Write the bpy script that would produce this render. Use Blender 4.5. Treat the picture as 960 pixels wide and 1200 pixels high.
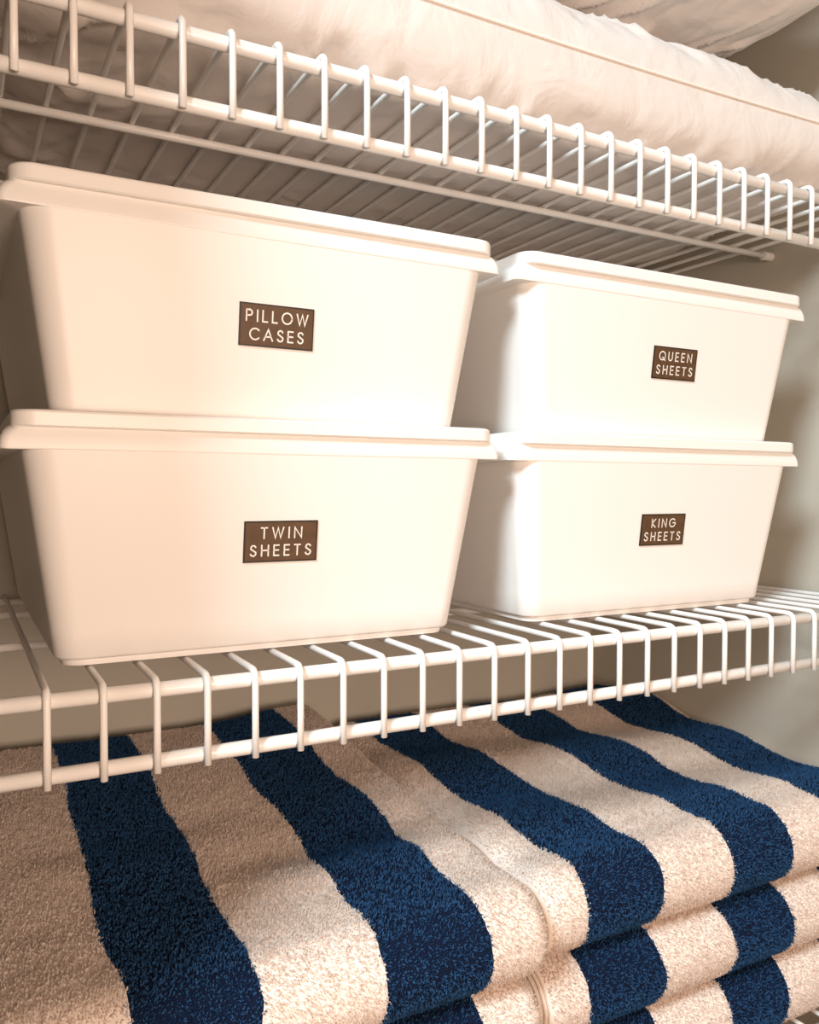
import bpy, bmesh, math, random
import numpy as np
from mathutils import Matrix, Vector

# ------------------------------------------------------------------ scene, camera, light
# Layout is written in inches (wire pitch = 1 inch); U turns it into metres.
U = 0.0254
for o in list(bpy.data.objects):
    bpy.data.objects.remove(o)
scene = bpy.context.scene
COL = scene.collection

def camera():
    f, cx, cy, cz, yaw, pitch, roll = 975.4, -1.400, -16.669, 3.778, 0.49706, -0.02717, 0.0019
    sy, c_y, sp, cp = math.sin(yaw), math.cos(yaw), math.sin(pitch), math.cos(pitch)
    fwd = Vector((sy*cp, c_y*cp, sp)); right = Vector((c_y, -sy, 0)); up = right.cross(fwd)
    c, s = math.cos(roll), math.sin(roll)
    r2 = c*right + s*up; u2 = -s*right + c*up
    cd = bpy.data.cameras.new('camera'); co = bpy.data.objects.new('camera', cd); COL.objects.link(co)
    m = Matrix((r2, u2, -fwd)).transposed().to_4x4()
    m.translation = Vector((cx, cy, cz))*U
    co.matrix_world = m
    cd.sensor_fit = 'VERTICAL'; cd.sensor_height = 36.0; cd.lens = f/1200*36.0
    cd.clip_start = 0.01; cd.clip_end = 50
    scene.camera = co
camera()

w = bpy.data.worlds.new('world'); scene.world = w; w.use_nodes = True
bg = w.node_tree.nodes['Background']
bg.inputs[0].default_value = (1.0, 0.62, 0.34, 1); bg.inputs[1].default_value = 0.17

def area(name, loc, target, size, power, color):
    ld = bpy.data.lights.new(name, 'AREA'); ld.shape = 'DISK'; ld.size = size*U; ld.energy = power; ld.color = color
    o = bpy.data.objects.new(name, ld); COL.objects.link(o)
    o.location = Vector(loc)*U
    d = (Vector(target)-Vector(loc))
    o.rotation_euler = d.to_track_quat('-Z', 'Y').to_euler()
    return o
# cool daylight from a window to the left of the closet, and the warm lamp of the room in front of it
area('window_light', (-50, -39, 50), (16, 2, 4), 22, 62, (0.79, 0.93, 1.0))
area('warm_room_lamp', (4, -40, 3), (8, 4, 3), 14, 10.2, (1.0, 0.755, 0.60))

vs = scene.view_settings
vs.view_transform = 'Standard'; vs.look = 'None'; vs.gamma = 1.0; vs.use_curve_mapping = False
vs.exposure = -0.06

# ------------------------------------------------------------------ helpers
def link(name, me, mat=None, parent=None, smooth=True, auto=None):
    o = bpy.data.objects.new(name, me); COL.objects.link(o)
    if mat and not me.materials: me.materials.append(mat)
    if parent: o.parent = parent
    if smooth and len(me.polygons):
        me.polygons.foreach_set('use_smooth', [True]*len(me.polygons))
    if auto is not None:
        me.set_sharp_from_angle(angle=math.radians(auto))
    return o

def tag(o, label, cat, group=None):
    o['label'] = label; o['category'] = cat
    if group: o['group'] = group
    return o

def empty(name, loc):
    o = bpy.data.objects.new(name, None); COL.objects.link(o); o.location = Vector(loc)*U
    o.empty_display_size = 0.02
    return o

def mesh(name, verts, faces):
    me = bpy.data.meshes.new(name)
    me.from_pydata([(v[0]*U, v[1]*U, v[2]*U) for v in verts], [], faces); me.update()
    return me

def tube(pts, r, n=10):
    """closed-end tube along a polyline (inches)"""
    P = [Vector(p) for p in pts]; V = []; F = []
    ref = None
    for i, p in enumerate(P):
        t = ((P[min(i+1, len(P)-1)]-p).normalized() + (p-P[max(i-1, 0)]).normalized()).normalized()
        if ref is None:
            ref = Vector((0, 0, 1)) if abs(t.z) < .9 else Vector((1, 0, 0))
        a = (ref - t*ref.dot(t)).normalized(); b = t.cross(a); ref = a
        for k in range(n):
            q = 2*math.pi*k/n
            V.append(p + a*(r*math.cos(q)) + b*(r*math.sin(q)))
    for i in range(len(P)-1):
        for k in range(n):
            k2 = (k+1) % n
            F.append((i*n+k, i*n+k2, (i+1)*n+k2, (i+1)*n+k))
    F.append(tuple(range(n-1, -1, -1))); F.append(tuple((len(P)-1)*n+k for k in range(n)))
    return V, F

def boxgeo(x0, x1, y0, y1, z0, z1):
    V = [(x, y, z) for z in (z0, z1) for y in (y0, y1) for x in (x0, x1)]
    F = [(0, 2, 3, 1), (4, 5, 7, 6), (0, 1, 5, 4), (2, 6, 7, 3), (0, 4, 6, 2), (1, 3, 7, 5)]
    return V, F

def smoothstep(a, b, x):
    t = np.clip((x-a)/(b-a), 0, 1); return t*t*(3-2*t)

def vnoise(x, y, z, seed=0):
    """vectorised smooth value noise in [-1,1]"""
    x = np.asarray(x, float); y = np.asarray(y, float)+0*x; z = np.asarray(z, float)+0*x
    xi, yi, zi = np.floor(x).astype(np.int64), np.floor(y).astype(np.int64), np.floor(z).astype(np.int64)
    fx, fy, fz = x-xi, y-yi, z-zi
    fx, fy, fz = [t*t*t*(t*(t*6-15)+10) for t in (fx, fy, fz)]
    def h(a, b, c):
        n = (a*374761393 + b*668265263 + c*2147483647 + seed*1274126177) & 0xffffffff
        n = ((n ^ (n >> 13))*1274126177) & 0xffffffff
        n = ((n ^ (n >> 16))*2246822519) & 0xffffffff
        return ((n ^ (n >> 15)) & 0xffff)/32767.5-1
    def lx(b, c): return h(xi, b, c)*(1-fx)+h(xi+1, b, c)*fx
    def ly(c): return lx(yi, c)*(1-fy)+lx(yi+1, c)*fy
    return ly(zi)*(1-fz)+ly(zi+1)*fz

def fbm(x, y, z, o=3, seed=0):
    r = 0; a = 1.0; s = 0
    for k in range(o):
        r = r+a*vnoise(np.asarray(x)*2**k, np.asarray(y)*2**k, np.asarray(z)*2**k, seed+k*7); s += a; a *= .5
    return r/s

# ------------------------------------------------------------------ materials
def mat(name, color, rough=.5, bump=None, var=None, spec=.5, sss=0):
    m = bpy.data.materials.new(name); m.use_nodes = True
    nt = m.node_tree; b = nt.nodes['Principled BSDF']
    b.inputs['Base Color'].default_value = (*color, 1); b.inputs['Roughness'].default_value = rough
    b.inputs['Specular IOR Level'].default_value = spec
    tc = nt.nodes.new('ShaderNodeTexCoord')
    if bump:
        scale, strength, dist = bump
        n = nt.nodes.new('ShaderNodeTexNoise'); n.inputs['Scale'].default_value = scale; n.inputs['Detail'].default_value = 4
        nt.links.new(tc.outputs['Object'], n.inputs['Vector'])
        bp = nt.nodes.new('ShaderNodeBump'); bp.inputs['Strength'].default_value = strength; bp.inputs['Distance'].default_value = dist
        nt.links.new(n.outputs['Fac'], bp.inputs['Height']); nt.links.new(bp.outputs['Normal'], b.inputs['Normal'])
    if var:
        scale, c2 = var
        n2 = nt.nodes.new('ShaderNodeTexNoise'); n2.inputs['Scale'].default_value = scale; n2.inputs['Detail'].default_value = 3
        nt.links.new(tc.outputs['Object'], n2.inputs['Vector'])
        mx = nt.nodes.new('ShaderNodeMix'); mx.data_type = 'RGBA'
        mx.inputs['A'].default_value = (*color, 1); mx.inputs['B'].default_value = (*c2, 1)
        nt.links.new(n2.outputs['Fac'], mx.inputs['Factor']); nt.links.new(mx.outputs['Result'], b.inputs['Base Color'])
    return m

def srgb(r, g, b):
    return tuple(((c/255)/12.92 if c/255 <= .04045 else ((c/255+.055)/1.055)**2.4) for c in (r, g, b))

M_WALL = mat('wall_paint', srgb(194, 188, 175), .55, bump=(420, .12, .001), var=(9, srgb(188, 182, 169)))
M_CEIL = mat('ceiling_paint', srgb(225, 222, 215), .8, bump=(300, .15, .001))
M_FLOOR = mat('wood_floor', srgb(150, 108, 72), .45, bump=(60, .1, .001), var=(25, srgb(120, 82, 52)))
M_WIRE = mat('white_vinyl_coating', srgb(243, 240, 236), .32, bump=(260, .04, .0006))
M_BOX = mat('white_box_plastic', srgb(242, 239, 235), .42, bump=(900, .03, .0004))
M_LID = mat('white_lid_plastic', srgb(244, 241, 237), .38, bump=(900, .03, .0004))
M_PILLOW = mat('white_cotton', srgb(238, 230, 224), .9, bump=(26, .45, .007), spec=.12)
def crumple(m, trans):
    nt = m.node_tree; b = nt.nodes['Principled BSDF']
    for n in nt.nodes:
        if n.type == 'TEX_NOISE': n.inputs['Distortion'].default_value = .5; n.inputs['Roughness'].default_value = .5
    tr = nt.nodes.new('ShaderNodeBsdfTranslucent'); ms = nt.nodes.new('ShaderNodeMixShader'); ms.inputs[0].default_value = trans
    tr.inputs['Color'].default_value = b.inputs['Base Color'].default_value
    nt.links.new(b.outputs[0], ms.inputs[1]); nt.links.new(tr.outputs[0], ms.inputs[2])
    nt.links.new(ms.outputs[0], nt.nodes['Material Output'].inputs['Surface'])
crumple(M_PILLOW, .14)                           # thin cotton, glowing where light comes through
M_SEAM = mat('white_piping', srgb(240, 231, 222), .9, spec=.15)
M_PLATE = mat('brown_label_stock', srgb(104, 74, 44), .55, bump=(400, .1, .0006), var=(160, srgb(70, 46, 26)))
M_EDGE = mat('black_label_border', srgb(26, 20, 16), .5)
M_INK = mat('white_lettering', srgb(240, 234, 226), .5)
M_HEM = mat('cream_hem_cotton', srgb(216, 197, 178), .95, bump=(700, .4, .001), spec=.1)
M_BED = mat('cap_plastic', srgb(228, 225, 220), .4, bump=(300, .05, .0005))

def towel_mat(name, cream, navy, rough, trans=0):
    m = bpy.data.materials.new(name); m.use_nodes = True
    nt = m.node_tree; b = nt.nodes['Principled BSDF']; b.inputs['Roughness'].default_value = rough
    b.inputs['Specular IOR Level'].default_value = .15
    at = nt.nodes.new('ShaderNodeAttribute'); at.attribute_name = 'fx'
    fl = nt.nodes.new('ShaderNodeMath'); fl.operation = 'FLOOR'
    md = nt.nodes.new('ShaderNodeMath'); md.operation = 'FLOORED_MODULO'; md.inputs[1].default_value = 2
    mx = nt.nodes.new('ShaderNodeMix'); mx.data_type = 'RGBA'
    mx.inputs['A'].default_value = (*cream, 1); mx.inputs['B'].default_value = (*navy, 1)
    nt.links.new(at.outputs['Fac'], fl.inputs[0]); nt.links.new(fl.outputs[0], md.inputs[0])
    nt.links.new(md.outputs[0], mx.inputs['Factor'])
    tc = nt.nodes.new('ShaderNodeTexCoord')
    n = nt.nodes.new('ShaderNodeTexNoise'); n.inputs['Scale'].default_value = 500; n.inputs['Detail'].default_value = 2
    nt.links.new(tc.outputs['Object'], n.inputs['Vector'])
    bp = nt.nodes.new('ShaderNodeBump'); bp.inputs['Strength'].default_value = .5; bp.inputs['Distance'].default_value = .0012
    nt.links.new(n.outputs['Fac'], bp.inputs['Height']); nt.links.new(bp.outputs['Normal'], b.inputs['Normal'])
    nt.links.new(mx.outputs['Result'], b.inputs['Base Color'])
    if trans:                                   # thin cotton loops let light through
        tr = nt.nodes.new('ShaderNodeBsdfTranslucent'); ms = nt.nodes.new('ShaderNodeMixShader'); ms.inputs[0].default_value = trans
        nt.links.new(mx.outputs['Result'], tr.inputs['Color'])
        nt.links.new(b.outputs[0], ms.inputs[1]); nt.links.new(tr.outputs[0], ms.inputs[2])
        nt.links.new(ms.outputs[0], nt.nodes['Material Output'].inputs['Surface'])
    return m
M_TOWEL = towel_mat('striped_terry', srgb(236, 223, 213), srgb(12, 24, 48), .95)  # navy darkened in colour for the shade between the loops
M_TUFT = towel_mat('striped_terry_loops', srgb(240, 228, 219), srgb(60, 102, 148), .9, .5)  # navy lightened in colour for the glint on lit loops

# ------------------------------------------------------------------ the closet
XW, YB, XL, ZC, ZF, YF = 26.62, 15.72, -4.7, 40.0, -44.0, -6.0
def struct(name, geo, m):
    o = link(name, mesh(name, *geo), m, smooth=False); o['kind'] = 'structure'; return o
struct('wall_back', boxgeo(XL-4, XW+4, YB, YB+4, ZF, ZC), M_WALL)
struct('wall_right', boxgeo(XW, XW+4, YF, YB, ZF, ZC), M_WALL)
struct('wall_left', boxgeo(XL-4, XL, -3.1, YB, ZF, ZC), M_WALL)
V, F = boxgeo(XL-14, -2.3, -4.0, -3.1, ZF, ZC)  # unseen return added to keep the warm lamp off the left wall
V2, F2 = boxgeo(-2.3, XW+4, -4.0, -3.1, 25.0, ZC)          # unseen header added to block window light from the upper right wall
struct('wall_front_light_block', (V+V2, F+[tuple(i+8 for i in f) for f in F2]), M_WALL)
struct('ceiling', boxgeo(XL-4, XW+4, YF, YB+4, ZC, ZC+3), M_CEIL)
struct('floor', boxgeo(XL-30, XW+30, -70, YB+4, ZF-3, ZF), M_FLOOR)

# ------------------------------------------------------------------ wire shelves
RW, RR, RM = .075, .155, .11
def wire_mesh(lip):
    pts = [(0, YB-.12, 0), (0, 12, 0), (0, 6, 0), (0, .32, 0)]
    for k in range(1, 7):
        a = math.pi/2*k/6
        pts.append((0, .2-.2*math.sin(a), -.2+.2*math.cos(a)))
    pts += [(0, 0, -lip*.5), (0, 0, -lip)]
    return mesh('deck_wire', *tube(pts, RW, 8))
def shelf(z, xo, lip, label, y_mids):
    root = empty('wire_shelf', (0, 0, z)); tag(root, label, 'shelf', 'wire shelves across the closet')
    me = wire_mesh(lip)
    i = -4
    while i+xo < XW-.2:
        if i+xo > XL+.2:
            o = link('deck_wire', me, M_WIRE, root); o.location = ((i+xo)*U, 0, 0)
        i += 1
    def rail(name, y, zz, r, x1=XW-.06):
        return link(name, mesh(name, *tube([(XL+.06, y, zz), (5, y, zz), (15, y, zz), (x1, y, zz)], r, 16)), M_WIRE, root)
    rail('front_rail', RW+RR-.01, -(RW+RR)+.01, RR)
    rail('front_rail', RW+RR-.01, -lip+.17, RR)
    for ym in y_mids:
        r = rail('support_rail', ym, -(RW+RM)+.01, RM)
        V, F = tube([(XW-.5, ym, -.175), (XW-.46, ym, -.175), (XW-.02, ym, -.175)], .17, 14)
        c = link('end_cap', mesh('end_cap', V, F), M_BED, r, auto=40)
    rail('back_rail', YB-.3, -(RW+RM)+.01, RM)
    return root
shelf(13.04, -.43, 1.775, 'white wire shelf overhead carrying the white pillows', (5.4, 11.2))
shelf(0, 0, 1.82, 'white wire shelf carrying the four lidded storage boxes', (6.2, 12.0))
shelf(-13.37, .2, 1.8, 'white wire shelf underneath the stacks of striped towels', (6.2, 12.0))

# ------------------------------------------------------------------ storage boxes
def rring(a, b, r, z, n=10):
    """rounded rectangle ring, half sizes a,b"""
    P = []
    for cx, cy, a0 in ((a-r, b-r, 0), (-a+r, b-r, 90), (-a+r, -b+r, 180), (a-r, -b+r, 270)):
        for k in range(n+1):
            t = math.radians(a0+90*k/n)
            P.append((cx+r*math.cos(t), cy+r*math.sin(t), z))
    return P
def loft(rings, cap0=True, cap1=True):
    n = len(rings[0]); V = [p for r in rings for p in r]; F = []
    for i in range(len(rings)-1):
        for k in range(n):
            k2 = (k+1) % n
            F.append((i*n+k, i*n+k2, (i+1)*n+k2, (i+1)*n+k))
    if cap0: F.append(tuple(range(n-1, -1, -1)))
    if cap1: F.append(tuple((len(rings)-1)*n+k for k in range(n)))
    return V, F
A0, A1, B0, B1, HB = 4.75, 5.36, 6.30, 6.88, 4.47      # half width / half depth at foot and under the rim
SL = (B1-B0)/HB
def body_mesh():
    R = []
    R += [rring(A0-.22, B0-.22, .4, 0), rring(A0-.16, B0-.16, .42, .02), rring(A0-.14, B0-.14, .42, .14)]
    R += [rring(A0-.06, B0-.06, .46, .155), rring(A0, B0, .5, .22)]
    for k in range(1, 9):
        t = k/8; R.append(rring(A0+(A1-A0)*t, B0+(B1-B0)*t,   .5+.1*t, .22+(HB-.22)*t))
    return mesh('box_body', *loft(R))
def rim_mesh():
    R = [rring(A1-.06, B1-.06, .5, HB-.005), rring(5.74, B1+.006, .16, HB-.005), rring(5.76, B1+.012, .16, HB+.005), rring(5.77, B1+.014, .16, HB+.03)]
    for k in range(1, 8):
        a = math.pi/2*k/7
        R.append(rring(5.46+.31*math.cos(a)**.85, B1+.014-.09*(1-math.cos(a)), .16+.26*(1-math.cos(a)), HB+.03+.46*math.sin(a)))
    R.append(rring(5.1, B1-.1, .9, HB+.5))
    return mesh('rim', *loft(R, True, True))
LT = 5.24
def lid_mesh():
    a, b, r = 5.56, B1+.13, .45
    R = [rring(a-.2, b-.2, .4, LT-.34), rring(a-.03, b-.03, r, LT-.34), rring(a, b, r, LT-.31), rring(a, b, r, LT-.06), rring(a-.02, b-.02, r, LT-.02), rring(a-.06, b-.06, r, LT)]
    R += [rring(a-.4, b-.4, .4, LT), rring(a-.45, b-.45, .4, LT-.04), rring(a-.5, b-.5, .4, LT-.5), rring(a-.6, b-.6, .4, LT-.535)]
    return mesh('lid', *loft(R, False, True))
BODY, RIM, LID = body_mesh(), rim_mesh(), lid_mesh()

# lettering: stroke letters on a cap-height-1 grid
def arc(cx, cy, rx, ry, a0, a1, n=14):
    return [(cx+rx*math.cos(math.radians(a0+(a1-a0)*k/n)), cy+ry*math.sin(math.radians(a0+(a1-a0)*k/n))) for k in range(n+1)]
GL = {
 'P': (.55, [[(0, 0), (0, 1)], [(0, 1), (.28, 1)] + arc(.28, .74, .26, .26, 90, -90) + [(0, .48)]]),
 'I': (.02, [[(.01, 0), (.01, 1)]]),
 'L': (.45, [[(0, 1), (0, 0), (.45, 0)]]),
 'O': (.98, [arc(.49, .5, .49, .51, 0, 360, 28)]),
 'W': (1.08, [[(0, 1), (.28, 0), (.54, 1), (.80, 0), (1.08, 1)]]),
 'C': (.86, [arc(.5, .5, .5, .51, 45, 315, 24)]),
 'A': (.84, [[(0, 0), (.42, 1), (.84, 0)], [(.15, .33), (.69, .33)]]),
 'S': (.54, [arc(.28, .755, .24, .25, 25, 200, 12) + [(.12, .62)] + [(.42, .42)] + arc(.27, .26, .26, .265, 25, -160, 14)]),
 'E': (.48, [[(.48, 1), (0, 1), (0, 0), (.48, 0)], [(0, .52), (.45, .52)]]),
 'T': (.56, [[(0, 1), (.56, 1)], [(.28, 1), (.28, 0)]]),
 'N': (.7, [[(0, 0), (0, 1), (.7, 0), (.7, 1)]]),
 'H': (.66, [[(0, 0), (0, 1)], [(.66, 0), (.66, 1)], [(0, .52), (.66, .52)]]),
 'Q': (.98, [arc(.49, .5, .49, .51, 0, 360, 28), [(.52, .32), (.96, -.04)]]),
 'U': (.62, [[(0, 1), (0, .32)] + arc(.31, .31, .31, .32, 180, 360, 14) + [(.62, 1)]]),
 'K': (.58, [[(0, 0), (0, 1)], [(.54, 1), (.02, .48), (.58, 0)]]),
 'G': (.98, [arc(.5, .5, .5, .51, 45, 360, 26) + [(.58, .5)]]),
}
def lettering_mesh(lines, cap, gap, track, sw):
    """flat strokes in the plate's x-z plane, centred, facing -y"""
    V, F = [], []
    def stroke(P):
        n = len(P); base = len(V)
        for i, p in enumerate(P):
            p = Vector(p); a = Vector(P[max(i-1, 0)]); b = Vector(P[min(i+1, n-1)])
            d1 = (p-a).normalized() if i > 0 else (b-p).normalized()
            d2 = (b-p).normalized() if i < n-1 else d1
            t = (d1+d2).normalized(); nn = Vector((-t.y, t.x)); k = 1/max(.45, nn.dot(Vector((-d1.y, d1.x))))
            e = -t*sw*.5 if i == 0 else (t*sw*.5 if i == n-1 else Vector((0, 0)))
            for s in (1, -1):
                q = p+nn*(s*sw/2*k)+e
                V.append((q.x, 0, q.y))
        for i in range(n-1):
            F.append((base+2*i, base+2*i+1, base+2*i+3, base+2*i+2))
    H = len(lines)*cap+(len(lines)-1)*gap
    for li, txt in enumerate(lines):
        wsum = sum(GL[c][0]*cap for c in txt)+track*(len(txt)-1)
        x = -wsum/2; zb = H/2-cap-li*(cap+gap)
        for ch in txt:
            wd, st = GL[ch]
            for s in st: stroke([(x+q[0]*cap, zb+q[1]*cap) for q in s])
            x += wd*cap+track
    me = mesh('lettering', V, F)
    return me

BOX_LABELS = {}
def storage_box(lines, cx, yfront, z, lx, lz, label):
    root = empty('storage_box', (cx, yfront+B0, z)); tag(root, label, 'storage box', 'lidded storage boxes on the wire shelf')
    link('box_body', BODY, M_BOX, root, auto=50)
    link('rim', RIM, M_BOX, root, auto=28)
    link('lid', LID, M_LID, root, auto=25)
    W, Hh = 1.745, .94
    yl = -(B0+SL*(lz-.22*0)) + .01
    V, F = boxgeo(-W/2, W/2, -.012, .012, -Hh/2, Hh/2)
    lab = link('label', mesh('label', V, F), M_EDGE, root, smooth=False)
    lab['label'] = 'brown label with black edge and white capital letters'
    lab.location = Vector((lx-cx, yl-.016, lz))*U
    lab.rotation_euler = (math.atan(SL), 0, 0)
    V, F = boxgeo(-W/2+.035, W/2-.035, -.017, 0, -Hh/2+.035, Hh/2-.035)
    link('label_face', mesh('label_face', V, F), M_PLATE, lab, smooth=False)
    cap = .235
    track = min((1.43-sum(GL[c][0] for c in ln)*cap)/(len(ln)-1) for ln in lines)
    t = link('lettering', lettering_mesh(lines, cap, .165, track, .034), M_INK, lab, smooth=False)
    t.location = (0, -.02*U, 0)
    return root
ZB = .08
storage_box(('TWIN', 'SHEETS'), 5.06, 1.58, ZB, 5.015, 2.60-ZB, 'white lidded box labelled TWIN SHEETS beneath the pillow cases box')
storage_box(('PILLOW', 'CASES'), 5.06, 1.58, ZB+4.705, 4.925, 7.41-ZB-4.705, 'white lidded box labelled PILLOW CASES on top of the twin sheets box')
storage_box(('KING', 'SHEETS'), 17.07, 1.80, ZB, 17.0, 2.60-ZB, 'white lidded box labelled KING SHEETS beneath the queen sheets box')
storage_box(('QUEEN', 'SHEETS'), 17.14, 1.70, ZB+4.705, 17.29, 7.505-ZB-4.705, 'white lidded box labelled QUEEN SHEETS on top of the king sheets box')

# ------------------------------------------------------------------ towels
def towel(x0, x1, zb, th, yf, edges, label, seed, top_fn=None, pile_back=14.9, density=480, hem_x=None, parity=0, group=None, wall_hem=False):
    """folded bath towel: rounded front fold, flat stack body; edges = x of stripe edges (first edge starts navy)"""
    rng = np.random.default_rng(seed)
    R = th/2; yb = 15.45; rb = th*.42
    # loop: top back -> front, front arc, bottom front -> back, back arc
    L = []
    ntop = 110
    for k in range(ntop): L.append((yb-rb+(yf+R-(yb-rb))*k/ntop, th, 1.0))
    na = 30
    for k in range(na+1):
        a = math.pi*k/na
        L.append((yf+R-R*math.sin(a), th/2+R*math.cos(a), .5+.5*math.cos(a)))
    nb = 30
    for k in range(1, nb): L.append((yf+R+(yb-rb-yf-R)*k/nb, 0, 0))
    for k in range(0, 13):
        a = math.pi*k/12
        L.append((yb-rb+rb*math.sin(a), th/2-R*math.cos(a), .5-.5*math.cos(a)))
    L = np.array(L)
    xs = np.concatenate([x0+np.array([0, .02, .08, .18, .32]), np.linspace(x0+.5, x1-.5, 120), x1-np.array([.32, .18, .08, .02, 0])])
    ins = np.interp(np.minimum(xs-x0, x1-xs), [0, .02, .08, .18, .32, .5], [.75, .58, .36, .18, .06, 0.])
    ed = np.array(edges, float)
    def fabric(x, y, z):
        pitch = 2.73
        e2 = np.concatenate([[ed[0]-3*pitch, ed[0]-2*pitch, ed[0]-pitch], ed, [ed[-1]+pitch, ed[-1]+2*pitch]])
        wob = .2*vnoise(y*.35+3, x*.12, z*.2, seed)+.05*vnoise(y*1.3, x*.4, z, seed+5)+.018*vnoise(y*7, x*2, z*7, seed+6)
        return np.interp(x+wob, e2, np.arange(-3, len(ed)+2))+1
    def surf(Y, Z, Wt, X, I):
        # I: inset of the rounded side edges, towards the loop's middle line
        zm = th/2
        Zc = np.where(I > 0, zm+(Z-zm)*(1-I/(th/2)), Z)
        Yc = np.where(Y < yf+R, Y+I*.9*np.clip((yf+R-Y)/R, 0, 1), Y)
        dz = Wt*(top_fn(X, Yc) if top_fn else 0)
        dz = dz+.02*fbm(X*.5, Yc*.5, Z*.7, 2, seed)
        dy = .07*fbm(X*.33, Z*.8, 2.2, 2, seed+2)*np.clip((yf+2*R-Yc)/(2*R), 0, 1)
        return np.stack([X+.04*fbm(Yc*.6, Z, 1, 2, seed+3), Yc+dy, zb+Zc+dz], -1)
    nl, nx = len(L), len(xs)
    Yg, Xg = np.meshgrid(L[:, 0], xs); Zg, _ = np.meshgrid(L[:, 1], xs); Wg, _ = np.meshgrid(L[:, 2], xs)
    Ig = np.repeat(ins[:, None], nl, 1)
    P = surf(Yg, Zg, Wg, Xg, Ig)
    V = P.reshape(-1, 3)
    F = []
    for i in range(nx-1):
        for k in range(nl):
            k2 = (k+1) % nl
            F.append((i*nl+k, i*nl+k2, (i+1)*nl+k2, (i+1)*nl+k))
    F.append(tuple(range(nl-1, -1, -1))); F.append(tuple((nx-1)*nl+k for k in range(nl)))
    root = empty('bath_towel', ((x0+x1)/2, yb/2, zb)); tag(root, label, 'towel', group)
    off = Vector(((x0+x1)/2, yb/2, zb))
    me = mesh('towel_body', V-np.array(off), F)
    at = me.attributes.new('fx', 'FLOAT', 'POINT')
    at.data.foreach_set('value', fabric(Xg, Yg, Zg).reshape(-1).astype(np.float32)+parity)
    body = link('towel_body', me, M_TOWEL, root)
    # terry loops
    seg = np.linalg.norm(np.roll(L[:, :2], -1, 0)-L[:, :2], axis=1)
    ok = (L[:, 0] < pile_back) & (np.arange(nl) < ntop+na-2)
    if top_fn is None: ok &= (L[:, 0] < yf+R*1.25)
    seg = np.where(ok, seg, 0)
    total = seg.sum()*(x1-x0)
    N = int(total*density)
    cum = np.concatenate([[0], np.cumsum(seg)])
    s = rng.random(N)*cum[-1]
    ki = np.clip(np.searchsorted(cum, s, side='right')-1, 0, nl-1); fr = (s-cum[ki])/np.maximum(seg[ki], 1e-9)
    k2 = (ki+1) % nl
    lerp = lambda c: L[ki, c]*(1-fr)+L[k2, c]*fr
    X = x0+(.33 if hem_x else 0)+rng.random(N)*(x1-x0-(.33 if hem_x else 0))
    I = np.interp(np.minimum(X-x0, x1-X), [0, .02, .08, .18, .32, .5], [.75, .58, .36, .18, .06, 0.])
    Y, Z, Wt = lerp(0), lerp(1), lerp(2)
    p = surf(Y, Z, Wt, X, I)
    e = .02
    dY, dZ = (L[k2, 0]-L[ki, 0]), (L[k2, 1]-L[ki, 1]); ln = np.maximum(np.hypot(dY, dZ), 1e-9)
    tx = surf(Y, Z, Wt, X+e, I)-p
    ts = surf(Y+dY/ln*e, Z+dZ/ln*e, Wt, X, I)-p
    nrm = np.cross(ts, tx); nrm /= np.linalg.norm(nrm, axis=1)[:, None]
    tx /= np.linalg.norm(tx, axis=1)[:, None]
    ts = np.cross(tx, nrm)
    ang = rng.random(N)*2*math.pi
    d1 = tx*np.cos(ang)[:, None]+ts*np.sin(ang)[:, None]
    d2 = np.cross(nrm, d1)
    # pile leans a little down the slope of the front fold
    lean = rng.normal(0, .4, N)[:, None]*d1 + rng.normal(0, .3, N)[:, None]*d2 - ts*.25*0
    hgt = (.055+.04*rng.random(N))[:, None]; wd = (.012+.009*rng.random(N))[:, None]
    up = nrm+lean; up /= np.linalg.norm(up, axis=1)[:, None]
    b = p-nrm*.012
    tip = b+up*hgt
    midp = b+nrm*hgt*.62+lean*hgt*.25
    q = np.stack([b-d2*wd*.7, b+d2*wd*.7, midp+d2*wd, midp-d2*wd, tip+d2*wd*.55, tip-d2*wd*.55], 1).reshape(-1, 3)-np.array(off)
    tm = bpy.data.meshes.new('terry_pile')
    tm.vertices.add(N*6); tm.vertices.foreach_set('co', (q*U).astype(np.float32).ravel())
    idx = (np.arange(N)*6)[:, None]+np.array([0, 1, 2, 3, 3, 2, 4, 5])[None]
    tm.loops.add(N*8); tm.loops.foreach_set('vertex_index', idx.ravel().astype(np.int32))
    tm.polygons.add(N*2); tm.polygons.foreach_set('loop_start', (np.arange(N*2)*4).astype(np.int32))
    tm.update(calc_edges=True)
    at = tm.attributes.new('fx', 'FLOAT', 'POINT')
    fxv = fabric(X, Y, Z)+.012*rng.normal(size=N)
    at.data.foreach_set('value', np.repeat(fxv, 6).astype(np.float32)+parity)
    pl = link('terry_pile', tm, M_TUFT, root); pl['kind'] = 'stuff'
    # ribbed woven hem running round the side edge
    for dx in (hem_x or []):
        hi = float(np.interp(dx, [0, .02, .08, .18, .32, .5], [.75, .58, .36, .18, .06, 0.]))
        kk = np.arange(0, ntop+na-3, 2)
        pp = surf(L[kk, 0], L[kk, 1], L[kk, 2], np.full(len(kk), x0+dx), np.full(len(kk), hi))
        V2, F2 = tube([tuple(v-np.array(off)) for v in pp], .032, 6)
        link('hem_rib', mesh('hem_rib', V2, F2), M_HEM, root)
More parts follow.
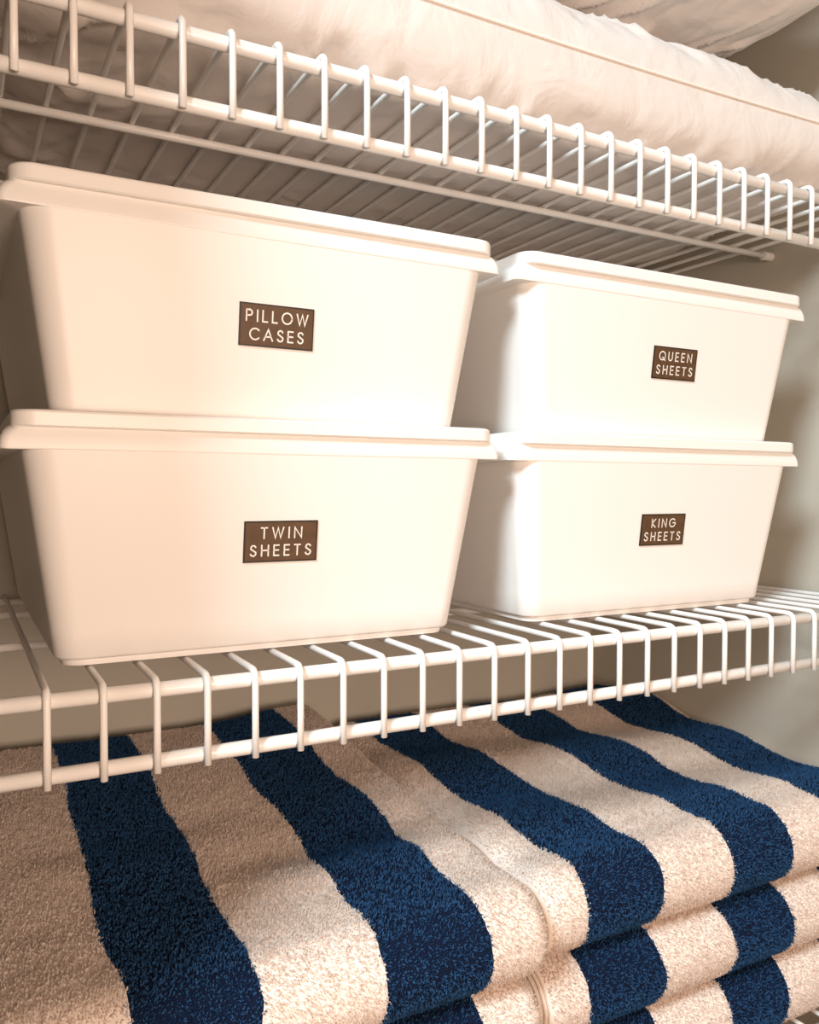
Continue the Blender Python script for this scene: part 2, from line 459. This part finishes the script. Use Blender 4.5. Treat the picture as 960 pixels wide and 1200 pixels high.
    if wall_hem:
        kk = np.where((L[:ntop, 0] > 5.5) & (L[:ntop, 0] < 12))[0][::2]
        pp = surf(L[kk, 0], L[kk, 1], L[kk, 2], np.full(len(kk), x1-.05), np.full(len(kk), .2))
        V2, F2 = tube([tuple(v-np.array(off)) for v in pp], .07, 8)
        link('side_hem', mesh('side_hem', V2, F2), M_HEM, root)
    return root

def g(x, y, cx, cy, sx, sy): return np.exp(-((x-cx)/sx)**2-((y-cy)/sy)**2)
def top_left(x, y):
    d = .85*smoothstep(1, 15, y)+.35*smoothstep(6, 11.4, x)*smoothstep(6, 15, y)
    d = d+.14*g(x, y, 8, 2.6, 3.5, .9)-.14*g(x, y, 7.5, 4.3, 3, .9)+.12*g(x, y, 2.6, 5.0, 2.2, 1.0)-.08*g(x, y, 3, 6.8, 3, .9)+.1*g(x, y, 10.5, 5.5, 1, 2.5)-.25*smoothstep(10.6, 11.3, x)
    return d+.07*fbm(x*.35, y*.45, .3, 2, 11)+.03*fbm(x*1.1, y*1.1, .3, 2, 12)
def top_right(x, y):
    d = .35*smoothstep(2, 14, y)+.15*np.sin(y*1.15+x*.25+.6)*smoothstep(1, 3, y)*(1-.5*smoothstep(9, 14, y))
    d = d-.55*np.exp(-(np.maximum(x-11.4, 0)/.6)**2)+.45*g(x, y, 26, 11.5, 2.2, 3)
    return d+.08*fbm(x*.3, y*.4, 2.3, 2, 21)+.035*fbm(x*1.0, y*1.0, 5.3, 2, 22)
EL = (1.35, 3.9, 6.72, 9.42); ER = (12.85, 15.5, 18.3, 21.0, 23.25)
DZ = -13.37+.11
hl = (.0, .02, .06, .11, .18, .26)
TL, TR = 2.49, 2.37
LS = 'navy and cream striped towel, %s of the stack beneath the twin sheets box'
RS = 'navy and cream striped towel, %s of the stack touching the grey side wall'
towel(-3.6, 11.35, DZ, TL-.1, -.75, EL, LS % 'lowest', 101)
towel(-3.6, 11.25, DZ+TL, TL-.1, -.7, EL, LS % 'middle', 102)
towel(-3.7, 11.22, DZ+2*TL, 2.28, -.9, EL, LS % 'topmost', 103, top_fn=top_left)
towel(11.5, 26.3, DZ, TR-.1, .05, tuple(e+.15 for e in ER), RS % 'lowest', 104, hem_x=hl)
towel(11.5, 26.3, DZ+TR, TR-.12, -.05, tuple(e+.1 for e in ER), RS % 'middle', 105, hem_x=hl)
towel(11.48, 26.4, DZ+2*TR, TR-.1, -.1, ER, RS % 'topmost', 106, top_fn=top_right, hem_x=hl, wall_hem=True)

# ------------------------------------------------------------------ pillows
def pillow(cx, cy, zs, hx, hy, up, down, label, seed, zfloor=None, wires=None, rot=(0, 0, 0), nx=240, ny=150, amp=1.0):
    u = np.sin(np.linspace(-1, 1, nx)*math.pi/2); v = np.sin(np.linspace(-1, 1, ny)*math.pi/2)
    Ug, Vg = np.meshgrid(u, v, indexing='ij')
    f = ((1-np.abs(Ug)**3.2)*(1-np.abs(Vg)**2.6))
    def shape(e): return np.clip(f, 0, 1)**e
    # corners pull in slightly between the ears
    X = hx*Ug*(1-.05*(1-Ug**2)*0-.045*np.abs(Ug)**4*(1-Vg**2)*1.0)
    Y = hy*Vg*(1-.05*np.abs(Vg)**4*(1-Ug**2))
    edge = 1-np.clip(f*2.2, 0, 1)
    Xa, Ya = X+cx, Y+cy
    # soft folds, running in from the seam
    wr = .16*fbm(Xa*.38, Ya*.5, 1.0, 3, seed)+.07*fbm(Xa*.9+.6*Ya, Ya*.5, 4.0, 2, seed+3)
    ridg = 1-np.abs(fbm(Xa*.7+.35*Ya, Ya*.34, 7.0, 2, seed+9))*2
    wr = wr+.2*np.clip(ridg, 0, 1)**3
    wr = wr+edge*.10*vnoise(Xa*1.1, Ya*.25, 2, seed+4)
    cr = np.clip(1-np.abs(vnoise(Xa*.95+.3*Ya+.5*vnoise(Xa*.4, Ya*.5, 0, seed+12), Ya*.22, 9, seed+11))*3, 0, 1)**1.5
    wr = wr-.13*cr*np.clip(f*5, 0, 1)*(1-smoothstep(.25, .85, f))
    wr = wr*amp*np.clip(f*6, 0, 1)
    zt = zs+up*shape(.5)+wr
    f2 = np.clip((1-np.abs(Ug)**2.3)*(1-np.abs(Vg)**3.0), 0, 1)
    zl = zs-down*np.clip(f2**.28*1.05, 0, 1)-.95*wr
    if zfloor is not None:
        lo = zfloor
        if wires is not None:
            xo = wires
            ph = (Xa-xo) % 1.0
            sag = (.02+.07*smoothstep(2.5, 4.8, Ya)*(1-smoothstep(4.95, 5.3, Ya))+.02*smoothstep(5.5, 8, Ya))*(np.sin(math.pi*ph)**.7)
            lo = zfloor-sag
        # soft rest on the wires
        d = zl-lo; k = .25
        zl = np.where(d < k, lo+k*np.exp(np.clip((d-k)/k, -8, 0))*.9*np.where(d < k, 1, 1)*np.clip((d+2)/(k+2), 0, 1), zl)
        zl = np.maximum(zl, lo)
    n = nx*ny
    V = np.concatenate([np.stack([X, Y, zt-zs], -1).reshape(-1, 3), np.stack([X, Y, zl-zs], -1).reshape(-1, 3)])
    F = []
    for i in range(nx-1):
        for j in range(ny-1):
            a = i*ny+j
            F.append((a, a+ny, a+ny+1, a+1)); F.append((n+a, n+a+1, n+a+ny+1, n+a+ny))
    root = empty('pillow', (cx, cy, zs)); root.rotation_euler = rot
    tag(root, label, 'pillow')
    me = mesh('pillow_case', V, F)
    bm = bmesh.new(); bm.from_mesh(me); bmesh.ops.remove_doubles(bm, verts=bm.verts, dist=.00005); bm.to_mesh(me); bm.free()
    link('pillow_case', me, M_PILLOW, root)
    # piped seam round the edge
    ring = [(i, 0) for i in range(nx)]+[(nx-1, j) for j in range(1, ny)]+[(i, ny-1) for i in range(nx-2, -1, -1)]+[(0, j) for j in range(ny-2, -1, -1)]
    pts = []
    for i, j in ring[::2]:
        q = (X[i, j]*1.003, Y[i, j]*1.003, .03)
        if not pts or (Vector(q)-Vector(pts[-1])).length > .08: pts.append(q)
    V2, F2 = tube(pts, .04, 8)
    link('piping', mesh('piping', V2, F2), M_SEAM, root)
    return root
pillow(12.3, 7.9, 15.25, 13.7, 7.65, 3.0, 2.4, 'plump white cotton pillow resting directly on the top wire shelf', 31, zfloor=13.14, wires=-.43)
pillow(12.4, 8.2, 20.6, 12.1, 7.4, 3.0, 1.75, 'white cotton pillow stacked on top of the other pillow', 47)
